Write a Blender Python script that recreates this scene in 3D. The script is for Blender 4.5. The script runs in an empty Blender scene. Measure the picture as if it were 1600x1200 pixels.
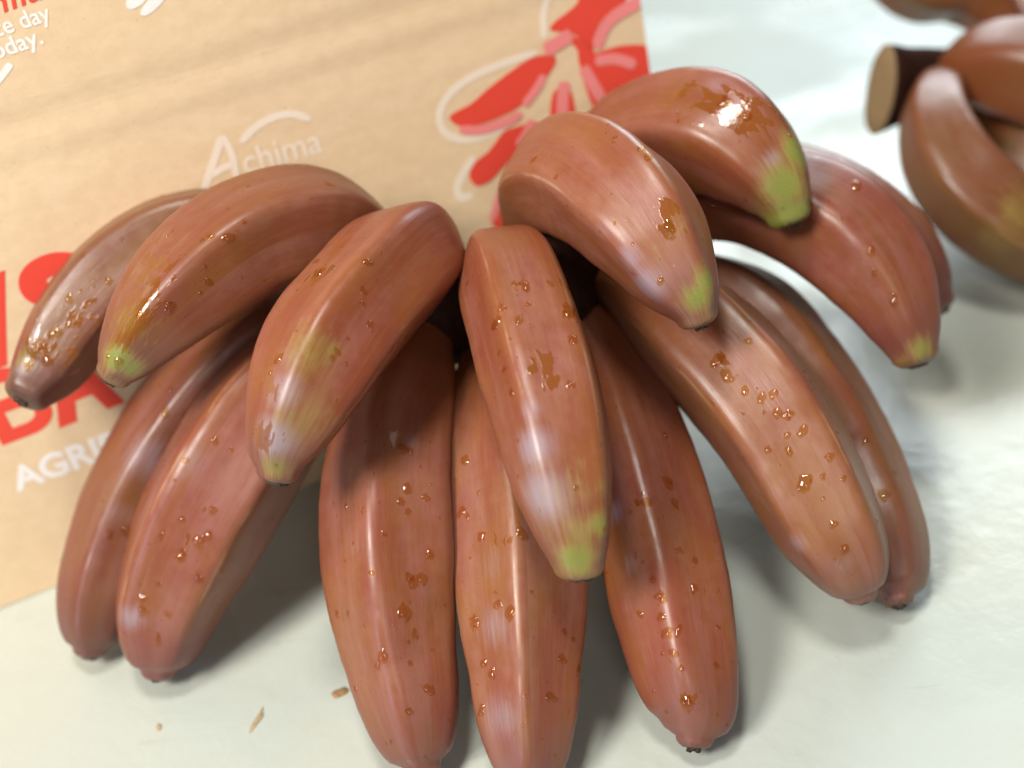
import bpy, bmesh, math, random
import numpy as np
from mathutils import Vector, Matrix, noise
from mathutils.bvhtree import BVHTree

sc = bpy.context.scene
R = math.radians
# ------------------------------------------------------------------ camera, light, exposure
F = 1850.0                     # focal length in photograph pixels (1600 wide)
PITCH, ROLL, CAMH = R(38), R(10), 32.0      # centimetres for all layout numbers
CM = 0.01

cam_d = bpy.data.cameras.new('camera')
cam = bpy.data.objects.new('camera', cam_d)
sc.collection.objects.link(cam)
sc.camera = cam
cam_d.sensor_width = 36
cam_d.lens = 36 * F / 1600
cam_d.clip_start, cam_d.clip_end = 0.02, 50
right0 = Vector((1, 0, 0)); fwd = Vector((0, math.cos(PITCH), -math.sin(PITCH)))
up0 = right0.cross(fwd)
upv = up0 * math.cos(ROLL) + right0 * math.sin(ROLL)
rgt = right0 * math.cos(ROLL) - up0 * math.sin(ROLL)
m = Matrix((rgt, upv, -fwd)).transposed().to_4x4()
m.translation = Vector((0, 0, CAMH * CM))
cam.matrix_world = m
cam_d.dof.use_dof = True
cam_d.dof.focus_distance = 0.355
cam_d.dof.aperture_fstop = 4.6

world = bpy.data.worlds.new('World'); sc.world = world; world.use_nodes = True
bg = world.node_tree.nodes['Background']
bg.inputs['Color'].default_value = (0.86, 0.93, 1.0, 1); bg.inputs['Strength'].default_value = 0.08

def area(name, loc, target, size, size_y, power, color):
    d = bpy.data.lights.new(name, 'AREA'); d.shape = 'RECTANGLE'; d.size = size; d.size_y = size_y
    d.energy = power; d.color = color
    o = bpy.data.objects.new(name, d); sc.collection.objects.link(o)
    o.location = loc
    o.rotation_euler = (Vector(target) - Vector(loc)).to_track_quat('-Z', 'Y').to_euler()
    return o
area('ceiling_lamp', (-0.66, -0.30, 1.02), (0, 0.32, 0.06), 0.34, 0.36, 19.5, (1.0, 0.96, 0.89))
area('ceiling_lamp_second', (-0.05, 0.22, 1.20), (0, 0.30, 0.05), 0.16, 0.20, 7.5, (1.0, 0.97, 0.90))
area('fill_light_front', (0.15, -0.95, 0.80), (0, 0.34, 0.04), 0.35, 0.35, 3.0, (1.0, 0.95, 0.89))  # added fill to lift the shadows; no lamp known there
area('window_light_behind', (0.80, 1.75, 0.95), (0.2, 0.3, 0.0), 1.2, 0.8, 30, (0.82, 0.93, 0.98))
area('window_light_side', (-1.0, -0.45, 0.26), (0, 0.30, 0.05), 0.3, 0.3, 2.6, (0.56, 0.64, 1.0))

vs = sc.view_settings
vs.view_transform = 'Standard'; vs.look = 'None'; vs.exposure = 0.0; vs.gamma = 1.0
vs.use_curve_mapping = False

# ------------------------------------------------------------------ pixel -> direction helpers
CO = Vector((0, 0, CAMH))
def ray(px, py):
    x, y = px - 800, py - 600
    xd = x * math.cos(ROLL) - y * math.sin(ROLL); yd = x * math.sin(ROLL) + y * math.cos(ROLL)
    return Vector((xd / F, math.cos(PITCH) - yd / F * math.sin(PITCH), -math.sin(PITCH) - yd / F * math.cos(PITCH)))
def pt(px, py, z): return CO + ray(px, py) * z
def gz(px, py, h=0.0): return (h - CAMH) / ray(px, py).z       # depth at which this sight line reaches height h
def gnd(px, py, h=0.0): return pt(px, py, gz(px, py, h))

# ------------------------------------------------------------------ node helpers
def mat(name):
    mt = bpy.data.materials.new(name); mt.use_nodes = True
    nt = mt.node_tree; b = nt.nodes['Principled BSDF']
    return mt, nt, b
class NB:
    def __init__(s, nt): s.nt = nt
    def n(s, t, **kw):
        nd = s.nt.nodes.new(t)
        for k, v in kw.items(): setattr(nd, k, v)
        return nd
    def link(s, a, b): s.nt.links.new(a, b)
    def noise(s, vec, scale, detail=3, rough=0.55, dist=0.0):
        nd = s.n('ShaderNodeTexNoise'); nd.inputs['Scale'].default_value = scale
        nd.inputs['Detail'].default_value = detail; nd.inputs['Roughness'].default_value = rough
        nd.inputs['Distortion'].default_value = dist
        if vec is not None: s.link(vec, nd.inputs['Vector'])
        return nd.outputs['Fac']
    def ramp(s, fac, lo, hi, a=0.0, b=1.0, interp='SMOOTHSTEP'):
        nd = s.n('ShaderNodeMapRange', interpolation_type=interp)
        nd.inputs['From Min'].default_value = lo; nd.inputs['From Max'].default_value = hi
        nd.inputs['To Min'].default_value = a; nd.inputs['To Max'].default_value = b
        s.link(fac, nd.inputs['Value']); return nd.outputs['Result']
    def math(s, op, a, b=None, clamp=False):
        nd = s.n('ShaderNodeMath', operation=op, use_clamp=clamp)
        for i, v in enumerate((a, b)):
            if v is None: continue
            if isinstance(v, (int, float)): nd.inputs[i].default_value = v
            else: s.link(v, nd.inputs[i])
        return nd.outputs[0]
    def mix(s, fac, a, b):
        nd = s.n('ShaderNodeMix', data_type='RGBA')
        if isinstance(fac, (int, float)): nd.inputs[0].default_value = fac
        else: s.link(fac, nd.inputs[0])
        for i, v in ((6, a), (7, b)):
            if isinstance(v, tuple): nd.inputs[i].default_value = (*v, 1)
            else: s.link(v, nd.inputs[i])
        return nd.outputs[2]
    def mapping(s, vec, scale=(1, 1, 1), loc=(0, 0, 0)):
        nd = s.n('ShaderNodeMapping'); nd.inputs['Scale'].default_value = scale; nd.inputs['Location'].default_value = loc
        s.link(vec, nd.inputs['Vector']); return nd.outputs[0]
    def bump(s, h, strength, dist=0.001, normal=None):
        nd = s.n('ShaderNodeBump'); nd.inputs['Strength'].default_value = strength; nd.inputs['Distance'].default_value = dist
        s.link(h, nd.inputs['Height'])
        if normal is not None: s.link(normal, nd.inputs['Normal'])
        return nd.outputs['Normal']

# ------------------------------------------------------------------ materials
def banana_material(name, base_a, base_b, bloomc, tipc):
    mt, nt, b = mat(name); k = NB(nt)
    uv = k.n('ShaderNodeUVMap', uv_map='skin').outputs[0]          # centimetres along / around
    at = k.n('ShaderNodeAttribute', attribute_name='mask')
    sep = k.n('ShaderNodeSeparateColor'); k.link(at.outputs['Color'], sep.inputs[0])
    green, ridge, tt = sep.outputs[0], sep.outputs[1], sep.outputs[2]
    wetm = at.outputs['Alpha']
    obj = k.n('ShaderNodeTexCoord').outputs['Object']
    rnd = k.n('ShaderNodeObjectInfo').outputs['Random']
    offs = k.n('ShaderNodeVectorMath', operation='ADD'); k.link(uv, offs.inputs[0])
    cmb = k.n('ShaderNodeCombineXYZ'); k.link(k.math('MULTIPLY', rnd, 57.0), cmb.inputs[0]); k.link(k.math('MULTIPLY', rnd, 31.0), cmb.inputs[1])
    k.link(cmb.outputs[0], offs.inputs[1]); U = offs.outputs[0]
    big = k.noise(k.mapping(U, (0.35, 0.5, 1)), 1.0, 3)
    fib = k.noise(k.mapping(U, (0.55, 7.0, 1)), 1.0, 4, 0.6)
    fib2 = k.noise(k.mapping(U, (1.6, 26.0, 1)), 1.0, 3, 0.6)
    mott = k.noise(U, 2.2, 5, 0.6)
    big2 = k.noise(k.mapping(U, (0.16, 0.85, 1), (5, 2, 0)), 1.0, 2)
    fine = k.noise(U, 26.0, 3, 0.6)
    col = k.mix(k.ramp(big, 0.36, 0.66), base_a, base_b)
    col = k.mix(k.math('MULTIPLY', k.ramp(fib, 0.42, 0.72), 0.45), col, (0.265, 0.092, 0.034))
    col = k.mix(k.math('MULTIPLY', k.ramp(k.math('ADD', k.math('MULTIPLY', big2, 0.75), k.math('MULTIPLY', mott, 0.25)), 0.40, 0.68), 0.42), col, bloomc)
    col = k.mix(k.math('MULTIPLY', k.ramp(fib2, 0.55, 0.75), 0.40), col, (0.12, 0.030, 0.018))
    # redder and darker where the finger leaves the crown
    nk = k.ramp(k.math('ADD', tt, k.math('MULTIPLY', k.math('SUBTRACT', fib, 0.5), 0.35)), 0.10, 0.55, 1.0, 0.0)
    col = k.mix(k.math('MULTIPLY', nk, 0.6), col, (0.185, 0.043, 0.013))
    # tip turning dull purple brown
    tm = k.ramp(k.math('ADD', tt, k.math('MULTIPLY', k.math('SUBTRACT', mott, 0.5), 0.16)), 0.80, 1.0)
    col = k.mix(k.math('MULTIPLY', tm, 0.5), col, tipc)
    te = k.ramp(k.math('ADD', tt, k.math('MULTIPLY', k.math('SUBTRACT', mott, 0.5), 0.03)), 0.990, 1.0)
    # every finger has its own cast
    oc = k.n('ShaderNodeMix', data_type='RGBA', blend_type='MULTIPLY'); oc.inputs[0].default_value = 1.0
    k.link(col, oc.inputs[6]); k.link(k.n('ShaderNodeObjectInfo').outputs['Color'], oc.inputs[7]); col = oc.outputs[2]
    # paler worn ridges
    rm = k.math('MULTIPLY', k.ramp(ridge, 0.55, 1.0), k.ramp(k.noise(k.mapping(U, (0.5, 1.5, 1)), 1.0, 3), 0.40, 0.62))
    col = k.mix(k.math('MULTIPLY', rm, 0.55), col, (0.52, 0.34, 0.20))
    b2 = k.n('ShaderNodeAttribute', attribute_name='bloom_sheen').outputs['Fac']  # waxy bloom plus cool sheen, mixed in as lilac colour
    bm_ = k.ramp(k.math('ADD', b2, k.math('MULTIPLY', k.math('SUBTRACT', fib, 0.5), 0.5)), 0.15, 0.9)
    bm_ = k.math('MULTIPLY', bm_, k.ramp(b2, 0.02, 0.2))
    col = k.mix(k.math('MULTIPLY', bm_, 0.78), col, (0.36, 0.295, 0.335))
    # unripe green
    gsoft = k.math('ADD', green, k.math('ADD', k.math('MULTIPLY', k.math('SUBTRACT', mott, 0.5), 0.55), k.math('MULTIPLY', k.math('SUBTRACT', fib, 0.5), 0.8)))
    gsoft = k.math('ADD', gsoft, k.math('MULTIPLY', k.math('SUBTRACT', fine, 0.5), 0.25))
    gm = k.math('MULTIPLY', k.ramp(gsoft, 0.16, 0.85), k.ramp(green, 0.02, 0.2))
    gcol = k.mix(k.ramp(fine, 0.35, 0.65), (0.165, 0.20, 0.014), (0.27, 0.27, 0.085))
    gcol = k.mix(k.ramp(green, 0.45, 0.9), (0.29, 0.21, 0.055), gcol)
    col = k.mix(k.math('MULTIPLY', gm, 0.92), col, gcol)
    col = k.mix(k.math('MULTIPLY', te, 0.75), col, (0.055, 0.03, 0.016))
    # films of water: darker, richer skin that shines
    wn = k.noise(k.mapping(U, (0.8, 1.3, 1)), 2.3, 2, 0.5, 0.3)
    ws = k.ramp(k.math('ADD', wetm, k.math('MULTIPLY', k.math('SUBTRACT', wn, 0.5), 1.5)), 0.46, 0.52)
    ws = k.math('MULTIPLY', ws, k.ramp(wetm, 0.02, 0.1))
    stray = k.math('MULTIPLY', k.ramp(k.noise(k.mapping(U, (1.0, 1.5, 1), (9, 4, 0)), 2.6, 3, 0.5), 0.685, 0.70), 0.7)
    ws = k.math('MAXIMUM', ws, stray)
    wc = k.mix(gm, (0.21, 0.062, 0.006), (0.20, 0.14, 0.008))
    col = k.mix(k.math('MULTIPLY', ws, 0.75), col, wc)
    # specks and nicks
    vo = k.n('ShaderNodeTexVoronoi'); vo.inputs['Scale'].default_value = 0.9; k.link(k.mapping(U, (0.8, 1.2, 1)), vo.inputs['Vector'])
    sp = k.ramp(vo.outputs['Distance'], 0.02, 0.04, 1.0, 0.0)
    col = k.mix(k.math('MULTIPLY', sp, 0.65), col, (0.075, 0.022, 0.014))
    scr = k.ramp(k.noise(k.mapping(U, (1.2, 9.0, 1), (3, 8, 0)), 1.0, 5, 0.7), 0.67, 0.73)
    po = k.ramp(k.noise(k.mapping(U, (1, 1.4, 1)), 44.0, 2), 0.66, 0.74)
    col = k.mix(k.math('MULTIPLY', po, 0.30), col, (0.10, 0.03, 0.018))
    bru = k.ramp(k.noise(k.mapping(U, (0.45, 0.8, 1), (12, 5, 0)), 1.0, 5, 0.65), 0.58, 0.72)
    col = k.mix(k.math('MULTIPLY', bru, 0.22), col, (0.13, 0.045, 0.03))
    col = k.mix(k.math('MULTIPLY', scr, 0.45), col, (0.11, 0.035, 0.02))
    k.link(col, b.inputs['Base Color'])
    ro = k.ramp(mott, 0.3, 0.7, 0.31, 0.41, 'LINEAR')
    ro = k.math('ADD', ro, k.math('MULTIPLY', ws, -0.26))
    k.link(ro, b.inputs['Roughness'])
    b.inputs['Specular IOR Level'].default_value = 0.48
    b.inputs['Sheen Weight'].default_value = 0.0; b.inputs['Sheen Roughness'].default_value = 0.4
    b.inputs['Sheen Tint'].default_value = (1, 0.86, 0.86, 1)
    k.link(k.math('MULTIPLY', ws, 0.6), b.inputs['Coat Weight']); b.inputs['Coat Roughness'].default_value = 0.06
    h = k.math('ADD', k.math('MULTIPLY', fib, 0.6), k.math('MULTIPLY', fine, 0.12))
    h = k.math('ADD', h, k.math('MULTIPLY', mott, 0.35))
    h = k.math('SUBTRACT', h, k.math('MULTIPLY', sp, 0.25))
    h = k.math('ADD', h, k.math('MULTIPLY', ws, k.math('ADD', 0.15, k.math('MULTIPLY', k.noise(U, 7.0, 2), 1.0))))
    k.link(k.bump(h, 0.20, 0.0006), b.inputs['Normal'])
    return mt
M = {}
M['skin'] = banana_material('red_banana_skin', (0.222, 0.056, 0.030), (0.232, 0.074, 0.021), (0.34, 0.152, 0.118), (0.120, 0.044, 0.046))
M['skin_back'] = banana_material('red_banana_skin_olive', (0.155, 0.049, 0.021), (0.135, 0.064, 0.015), (0.18, 0.084, 0.040), (0.11, 0.075, 0.015))

def simple(name, col, rough=0.6, noise_scale=400, amt=0.35, dark=None, bump=0.0):
    mt, nt, b = mat(name); k = NB(nt)
    obj = k.n('ShaderNodeTexCoord').outputs['Object']
    nz = k.noise(obj, noise_scale, 5, 0.6)
    dark = dark or tuple(c * 0.5 for c in col)
    k.link(k.mix(k.math('MULTIPLY', k.ramp(nz, 0.35, 0.7), amt), col, dark), b.inputs['Base Color'])
    b.inputs['Roughness'].default_value = rough
    if bump: k.link(k.bump(nz, bump, 0.001), b.inputs['Normal'])
    return mt
M['tip'] = simple('dry_blossom_end', (0.085, 0.045, 0.025), 0.8, 900, 0.8, (0.018, 0.010, 0.008), 0.9)
M['crown'] = simple('crown_flesh_skin', (0.035, 0.012, 0.007), 0.75, 260, 0.7, (0.012, 0.005, 0.004), 0.8)
M['crown'].node_tree.nodes['Principled BSDF'].inputs['Specular IOR Level'].default_value = 0.1
M['cut'] = simple('cut_stem_face', (0.20, 0.13, 0.065), 0.7, 500, 0.5, (0.28, 0.17, 0.07), 0.4)
M['scrap'] = simple('dry_plant_scrap', (0.34, 0.20, 0.08), 0.8, 700, 0.7, (0.13, 0.07, 0.03), 0.5)
M['chip'] = simple('pale_chip', (0.42, 0.31, 0.17), 0.7, 700, 0.4)
M['red_ink'] = simple('red_ink', (0.80, 0.062, 0.035), 0.62, 900, 0.12, (0.7, 0.10, 0.05))
M['pink_ink'] = simple('pink_ink', (0.86, 0.25, 0.24), 0.62, 900, 0.15, (0.8, 0.3, 0.22))
M['white_ink'] = simple('white_ink', (0.88, 0.85, 0.82), 0.62, 900, 0.35, (0.80, 0.70, 0.58))
M['cream_ink'] = simple('cream_ink', (0.86, 0.74, 0.60), 0.62, 900, 0.2, (0.80, 0.64, 0.46))

def carton_material():
    mt, nt, b = mat('kraft_cardboard'); k = NB(nt)
    obj = k.n('ShaderNodeTexCoord').outputs['Object']
    a = k.noise(k.mapping(obj, (160, 160, 260)), 1.0, 5, 0.65)
    big = k.noise(obj, 16, 3)
    fl = k.noise(obj, 900, 2)
    col = k.mix(k.ramp(a, 0.3, 0.7), (0.75, 0.55, 0.335), (0.80, 0.605, 0.385))
    col = k.mix(k.math('MULTIPLY', k.ramp(big, 0.35, 0.7), 0.3), col, (0.69, 0.485, 0.28))
    col = k.mix(k.math('MULTIPLY', k.ramp(fl, 0.62, 0.75), 0.35), col, (0.55, 0.35, 0.17))
    k.link(col, b.inputs['Base Color']); b.inputs['Roughness'].default_value = 0.72
    wv = k.n('ShaderNodeTexWave', bands_direction='Z'); wv.inputs['Scale'].default_value = 38; wv.inputs['Distortion'].default_value = 0.4
    k.link(obj, wv.inputs['Vector'])
    h = k.math('ADD', k.math('MULTIPLY', wv.outputs['Fac'], 0.12), k.math('MULTIPLY', a, 0.5))
    k.link(k.bump(h, 0.25, 0.0008), b.inputs['Normal'])
    return mt
M['carton'] = carton_material()

def table_material():
    mt, nt, b = mat('painted_table_top'); k = NB(nt)
    obj = k.n('ShaderNodeTexCoord').outputs['Object']
    big = k.noise(obj, 5.0, 3); mid = k.noise(obj, 28, 5, 0.6, 0.5); fine = k.noise(obj, 420, 4, 0.65)
    col = k.mix(k.ramp(big, 0.35, 0.68), (0.475, 0.495, 0.43), (0.45, 0.50, 0.465))
    col = k.mix(k.math('MULTIPLY', k.ramp(mid, 0.5, 0.75), 0.30), col, (0.41, 0.395, 0.31))
    col = k.mix(k.math('MULTIPLY', k.ramp(fine, 0.60, 0.78), 0.30), col, (0.47, 0.45, 0.36))
    st = k.ramp(k.noise(obj, 46, 3, 0.5, 1.5), 0.70, 0.76)
    col = k.mix(k.math('MULTIPLY', st, 0.45), col, (0.50, 0.36, 0.20))
    scu = k.ramp(k.noise(k.mapping(obj, (14, 60, 1)), 1.0, 6, 0.7, 0.8), 0.60, 0.68)
    col = k.mix(k.math('MULTIPLY', scu, 0.35), col, (0.36, 0.35, 0.29))
    k.link(col, b.inputs['Base Color'])
    wet = k.ramp(k.noise(obj, 9.0, 3, 0.5, 0.6), 0.42, 0.56)
    k.link(k.ramp(wet, 0, 1, 0.48, 0.25, 'LINEAR'), b.inputs['Roughness'])
    b.inputs['Specular IOR Level'].default_value = 0.55
    rip = k.noise(obj, 55, 3, 0.5, 0.3)
    h = k.math('ADD', k.math('MULTIPLY', rip, 1.0), k.math('MULTIPLY', fine, 0.10))
    h = k.math('ADD', h, k.math('MULTIPLY', k.noise(obj, 140, 3, 0.6), 0.35))
    k.link(k.bump(h, 0.20, 0.0024), b.inputs['Normal'])
    return mt
M['table'] = table_material()

def water_material():
    mt = bpy.data.materials.new('water'); mt.use_nodes = True; nt = mt.node_tree; k = NB(nt)
    nt.nodes.remove(nt.nodes['Principled BSDF']); out = nt.nodes['Material Output']
    tr = k.n('ShaderNodeBsdfTransparent'); tr.inputs[0].default_value = (0.95, 0.81, 0.56, 1)   # skin seen wet
    gl = k.n('ShaderNodeBsdfGlossy'); gl.inputs['Roughness'].default_value = 0.035
    ge = k.n('ShaderNodeNewGeometry'); dt = k.n('ShaderNodeVectorMath', operation='DOT_PRODUCT')
    k.link(ge.outputs['Incoming'], dt.inputs[0]); k.link(ge.outputs['Normal'], dt.inputs[1])
    cs = k.math('SUBTRACT', 1.0, k.math('ABSOLUTE', dt.outputs['Value']), True)          # Schlick, same from both sides
    fr = k.math('ADD', 0.045, k.math('MULTIPLY', k.math('POWER', cs, 5.0), 0.955))
    mx = k.n('ShaderNodeMixShader'); k.link(fr, mx.inputs[0]); k.link(tr.outputs[0], mx.inputs[1]); k.link(gl.outputs[0], mx.inputs[2])
    k.link(mx.outputs[0], out.inputs['Surface'])
    return mt
M['water'] = water_material()

# ------------------------------------------------------------------ object helpers
COL = sc.collection
def obj_from(name, verts, faces, material, parent=None, smooth=True, scale=CM):
    me = bpy.data.meshes.new(name)
    me.from_pydata([tuple(c * scale for c in v) for v in verts], [], faces)
    me.update()
    if smooth: me.polygons.foreach_set('use_smooth', [True] * len(me.polygons))
    me.materials.append(material)
    o = bpy.data.objects.new(name, me); COL.objects.link(o)
    if parent is not None: child(o, parent)
    return o
def child(o, parent):
    o.parent = parent
    o.matrix_parent_inverse = parent.matrix_world.inverted()
def empty(name, loc):
    o = bpy.data.objects.new(name, None); COL.objects.link(o)
    o.location = Vector(loc) * CM; o.empty_display_size = 0.02
    o.matrix_world = Matrix.Translation(Vector(loc) * CM)
    return o
def tag(o, label, cat, group=None):
    o['label'] = label; o['category'] = cat
    if group: o['group'] = group

# ------------------------------------------------------------------ table
def build_table():
    # a broad sheet with finely divided, very slightly uneven middle
    nx, ny = 150, 150
    x0, x1, y0, y1 = -60.0, 90.0, -25.0, 125.0
    vs_, fs = [], []
    for j in range(ny + 1):
        for i in range(nx + 1):
            x = x0 + (x1 - x0) * i / nx; y = y0 + (y1 - y0) * j / ny
            z = -0.06 + 0.05 * noise.noise(Vector((x * 0.09, y * 0.09, 0.3)))
            vs_.append((x, y, z))
    for j in range(ny):
        for i in range(nx):
            a = j * (nx + 1) + i; fs.append((a, a + 1, a + nx + 2, a + nx + 1))
    # skirt and underside give the board its thickness
    n = len(vs_)
    vs_ += [(x0, y0, -3), (x1, y0, -3), (x1, y1, -3), (x0, y1, -3)]
    ring = [list(range(0, nx + 1)), [j * (nx + 1) + nx for j in range(ny + 1)],
            [ny * (nx + 1) + i for i in range(nx, -1, -1)], [j * (nx + 1) for j in range(ny, -1, -1)]]
    for q in range(4):
        e = ring[q]; a, b_ = n + q, n + (q + 1) % 4
        fs.append(tuple([a, b_] + e[::-1]))
    fs.append((n + 3, n + 2, n + 1, n))
    o = obj_from('table_top', vs_, fs, M['table'])
    o['kind'] = 'structure'
build_table()

# ------------------------------------------------------------------ bananas
NEXP = 9.0
def section(theta, normals, p):
    s = 0.0
    for a in normals:
        c = math.cos(theta - a)
        if c > 0: s += c ** p
    return s ** (-1.0 / p)

def catmull(P, n):
    """centripetal-ish Catmull-Rom through rows of P (x,y,z,r), n samples spaced by length"""
    P = [np.array(p, float) for p in P]
    P = [2 * P[0] - P[1]] + P + [2 * P[-1] - P[-2]]
    t = [0.0]
    for a, b in zip(P[:-1], P[1:]): t.append(t[-1] + max(1e-4, np.linalg.norm((b - a)[:3])) ** 0.5)
    out = []
    for i in range(1, len(P) - 2):
        t0, t1, t2, t3 = t[i - 1:i + 3]
        for s in np.linspace(t1, t2, 24, endpoint=(i == len(P) - 3)):
            A1 = (t1 - s) / (t1 - t0) * P[i - 1] + (s - t0) / (t1 - t0) * P[i]
            A2 = (t2 - s) / (t2 - t1) * P[i] + (s - t1) / (t2 - t1) * P[i + 1]
            A3 = (t3 - s) / (t3 - t2) * P[i + 1] + (s - t2) / (t3 - t2) * P[i + 2]
            B1 = (t2 - s) / (t2 - t0) * A1 + (s - t0) / (t2 - t0) * A2
            B2 = (t3 - s) / (t3 - t1) * A2 + (s - t1) / (t3 - t1) * A3
            out.append((t2 - s) / (t2 - t1) * B1 + (s - t1) / (t2 - t1) * B2)
    out = np.array(out)
    # smooth a little, keeping the ends
    for _ in range(14):
        q = out.copy(); q[1:-1] = 0.25 * out[:-2] + 0.5 * out[1:-1] + 0.25 * out[2:]; out = q
    L = np.concatenate([[0], np.cumsum(np.linalg.norm(np.diff(out[:, :3], axis=0), axis=1))])
    s = np.linspace(0, L[-1], n)
    return np.stack([np.interp(s, L, out[:, c]) for c in range(4)], 1), s

BLOOM_SHEEN = {   # pale waxy bloom and cool reflected sheen, painted as colour: place, radius cm, strength
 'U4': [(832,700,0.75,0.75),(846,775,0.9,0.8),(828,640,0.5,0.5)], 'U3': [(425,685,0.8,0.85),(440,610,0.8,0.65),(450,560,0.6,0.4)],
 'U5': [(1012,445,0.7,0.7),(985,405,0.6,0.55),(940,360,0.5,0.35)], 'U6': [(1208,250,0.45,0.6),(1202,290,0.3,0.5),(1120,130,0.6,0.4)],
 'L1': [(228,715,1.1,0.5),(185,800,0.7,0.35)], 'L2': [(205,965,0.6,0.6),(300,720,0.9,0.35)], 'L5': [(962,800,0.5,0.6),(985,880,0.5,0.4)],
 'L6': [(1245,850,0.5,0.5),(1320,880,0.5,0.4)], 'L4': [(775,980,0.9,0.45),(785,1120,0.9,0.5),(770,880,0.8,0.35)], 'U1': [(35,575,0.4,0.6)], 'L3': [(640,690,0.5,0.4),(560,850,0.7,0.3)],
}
def make_banana(spec, parent, skin, rng):
    """spec['pts']: rows (px, py, depth cm, half width px or ('r', cm))"""
    rows = []
    for px, py, z, w in spec['pts']:
        p = pt(px, py, z); r = w[1] if isinstance(w, tuple) else w * z / F
        if not isinstance(w, tuple) and len(rows) == len(spec['pts']) - 1: r *= 1.08
        elif not isinstance(w, tuple) and len(rows) == len(spec['pts']) - 2: r *= 1.03
        rows.append((p.x, p.y, p.z, r))
    NL, NT = 84, 90
    S, arc = catmull(rows, NL)
    tang = np.gradient(S[:, :3], axis=0); tang /= np.linalg.norm(tang, axis=1)[:, None]
    # parallel transported frame
    T = Vector(tang[0]); ref = Vector((0.13, -0.4, 1)); Nn = (ref - T * ref.dot(T)).normalized()
    verts, uvs, info = [], [], []
    seed = rng.uniform(0, 100)
    total = arc[-1]
    rings = []
    for i in range(NL):
        Tn = Vector(tang[i]); Nn = (Nn - Tn * Nn.dot(Tn)).normalized(); Bn = Tn.cross(Nn)
        rings.append((Vector(S[i, :3]), Tn.copy(), Nn.copy(), Bn.copy(), S[i, 3], arc[i]))
    # a ridge runs through the given spot; the other four follow round the finger
    th0 = rng.uniform(0, 6.28)
    if spec['key'][0] == 'L':          # these end round and blunt
        t1 = 0.80; r1 = float(np.interp(t1 * total, arc, S[:, 3])); rend = S[-1, 3] * 0.66; nr_ = []
        for c, Tn, Nx, Bx, r, a in rings:
            x = (a / total - t1) / (1 - t1)
            if x > 0: r = max(r * (1 - 0.5 * x ** 4), rend + (r1 * (1 - 0.14 * x) - rend) * math.sqrt(max(0, 1 - x ** 2.4)))
            nr_.append((c, Tn, Nx, Bx, r, a))
        rings = nr_
    if 'ridge' in spec:
        d = ray(*spec['ridge']).normalized(); best = None
        for c, Tn, Nx, Bx, r, a in rings:
            q = c - CO; al = q.dot(d); off = (q - d * al).length
            if best is None or abs(Tn.dot(q - d * al)) < best[0]:
                hitp = CO + d * (al - math.sqrt(max(0, r * r - off * off))) - c
                if off < r * 1.3: best = (abs(Tn.dot(q - d * al)), math.atan2(hitp.dot(Bx), hitp.dot(Nx)))
        if best: th0 = best[1]
    corners = [th0 + k * 2 * math.pi / 5 + (rng.uniform(-0.12, 0.12) if k else 0) for k in range(5)]
    normals = [(corners[k] + (corners[k + 1] if k < 4 else corners[0] + 2 * math.pi)) / 2 for k in range(5)]
    # rounded closing rings at the blossom end
    c, Tn, Nn_, Bn, r, a = rings[-1]
    for q, fr in ((0.22, 0.95), (0.40, 0.82), (0.52, 0.62), (0.56, 0.40)):
        rings.append((c + Tn * r * q, Tn, Nn_, Bn, r * fr, a + r * q))
    NR = len(rings); total = rings[-1][5]
    for i, (c, Tn, Nx, Bx, r, a) in enumerate(rings):
        t = min(1.0, a / total)
        sharp = 0.35 + 0.65 * math.sin(math.pi * min(1, max(0, (t - 0.05) / 0.92))) ** 0.6
        p = 5.0 + spec.get('sharp', 5.5) * sharp
        fl = [section(2 * math.pi * j / NT, normals, p) for j in range(NT)]; fm = sum(fl) / NT
        for j in range(NT):
            th = 2 * math.pi * j / NT
            f = 1 + (fl[j] / fm - 1) * (0.35 + 0.75 * sharp)
            d = Nx * math.cos(th) + Bx * math.sin(th)
            w = noise.noise(Vector((c.x * 0.5 + seed, c.y * 0.5 + math.cos(th), c.z * 0.5 + math.sin(th)))) * 0.022
            w += noise.noise(c * 1.7 + d * 1.5 + Vector((seed, 0, 0))) * 0.010
            rr = r * 0.975 * f * (1 + w)
            verts.append(c + d * rr); uvs.append((a, th * 1.9))
            dc = min(abs((th - k + math.pi) % (2 * math.pi) - math.pi) for k in corners)
            info.append((t, math.exp(-(dc / 0.075) ** 2) * sharp * spec.get('pale', 0.6)))
    faces = []
    for i in range(NR - 1):
        for j in range(NT):
            j2 = (j + 1) % NT
            faces.append((i * NT + j, i * NT + j2, (i + 1) * NT + j2, (i + 1) * NT + j))
    faces.append(tuple(range(NT))[::-1]); faces.append(tuple((NR - 1) * NT + j for j in range(NT)))
    o = obj_from('banana', verts, faces, skin, parent)
    me = o.data
    uvl = me.uv_layers.new(name='skin')
    for poly in me.polygons:
        vids = list(poly.vertices)
        js = [v % NT for v in vids]; wrap = (0 in js and NT - 1 in js)
        for li, v in zip(poly.loop_indices, vids):
            u, vv = uvs[v]
            if wrap and v % NT == 0: vv = 2 * math.pi * 1.9
            uvl.data[li].uv = (u, vv)
    bvh = BVHTree.FromPolygons(verts, faces)
    # located stains and painted sheen: the sight line finds the spot on the skin, each is a 3-D patch round it
    def spots(lst):
        out = []
        for px, py, rad, st in lst:
            h = bvh.ray_cast(CO, ray(px, py).normalized())[0]
            if h is None: h = bvh.find_nearest(pt(px, py, S[NL // 2][1] * 0 + spec['pts'][len(spec['pts']) // 2][2]))[0]
            out.append((h, rad, st))
        return out
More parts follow.
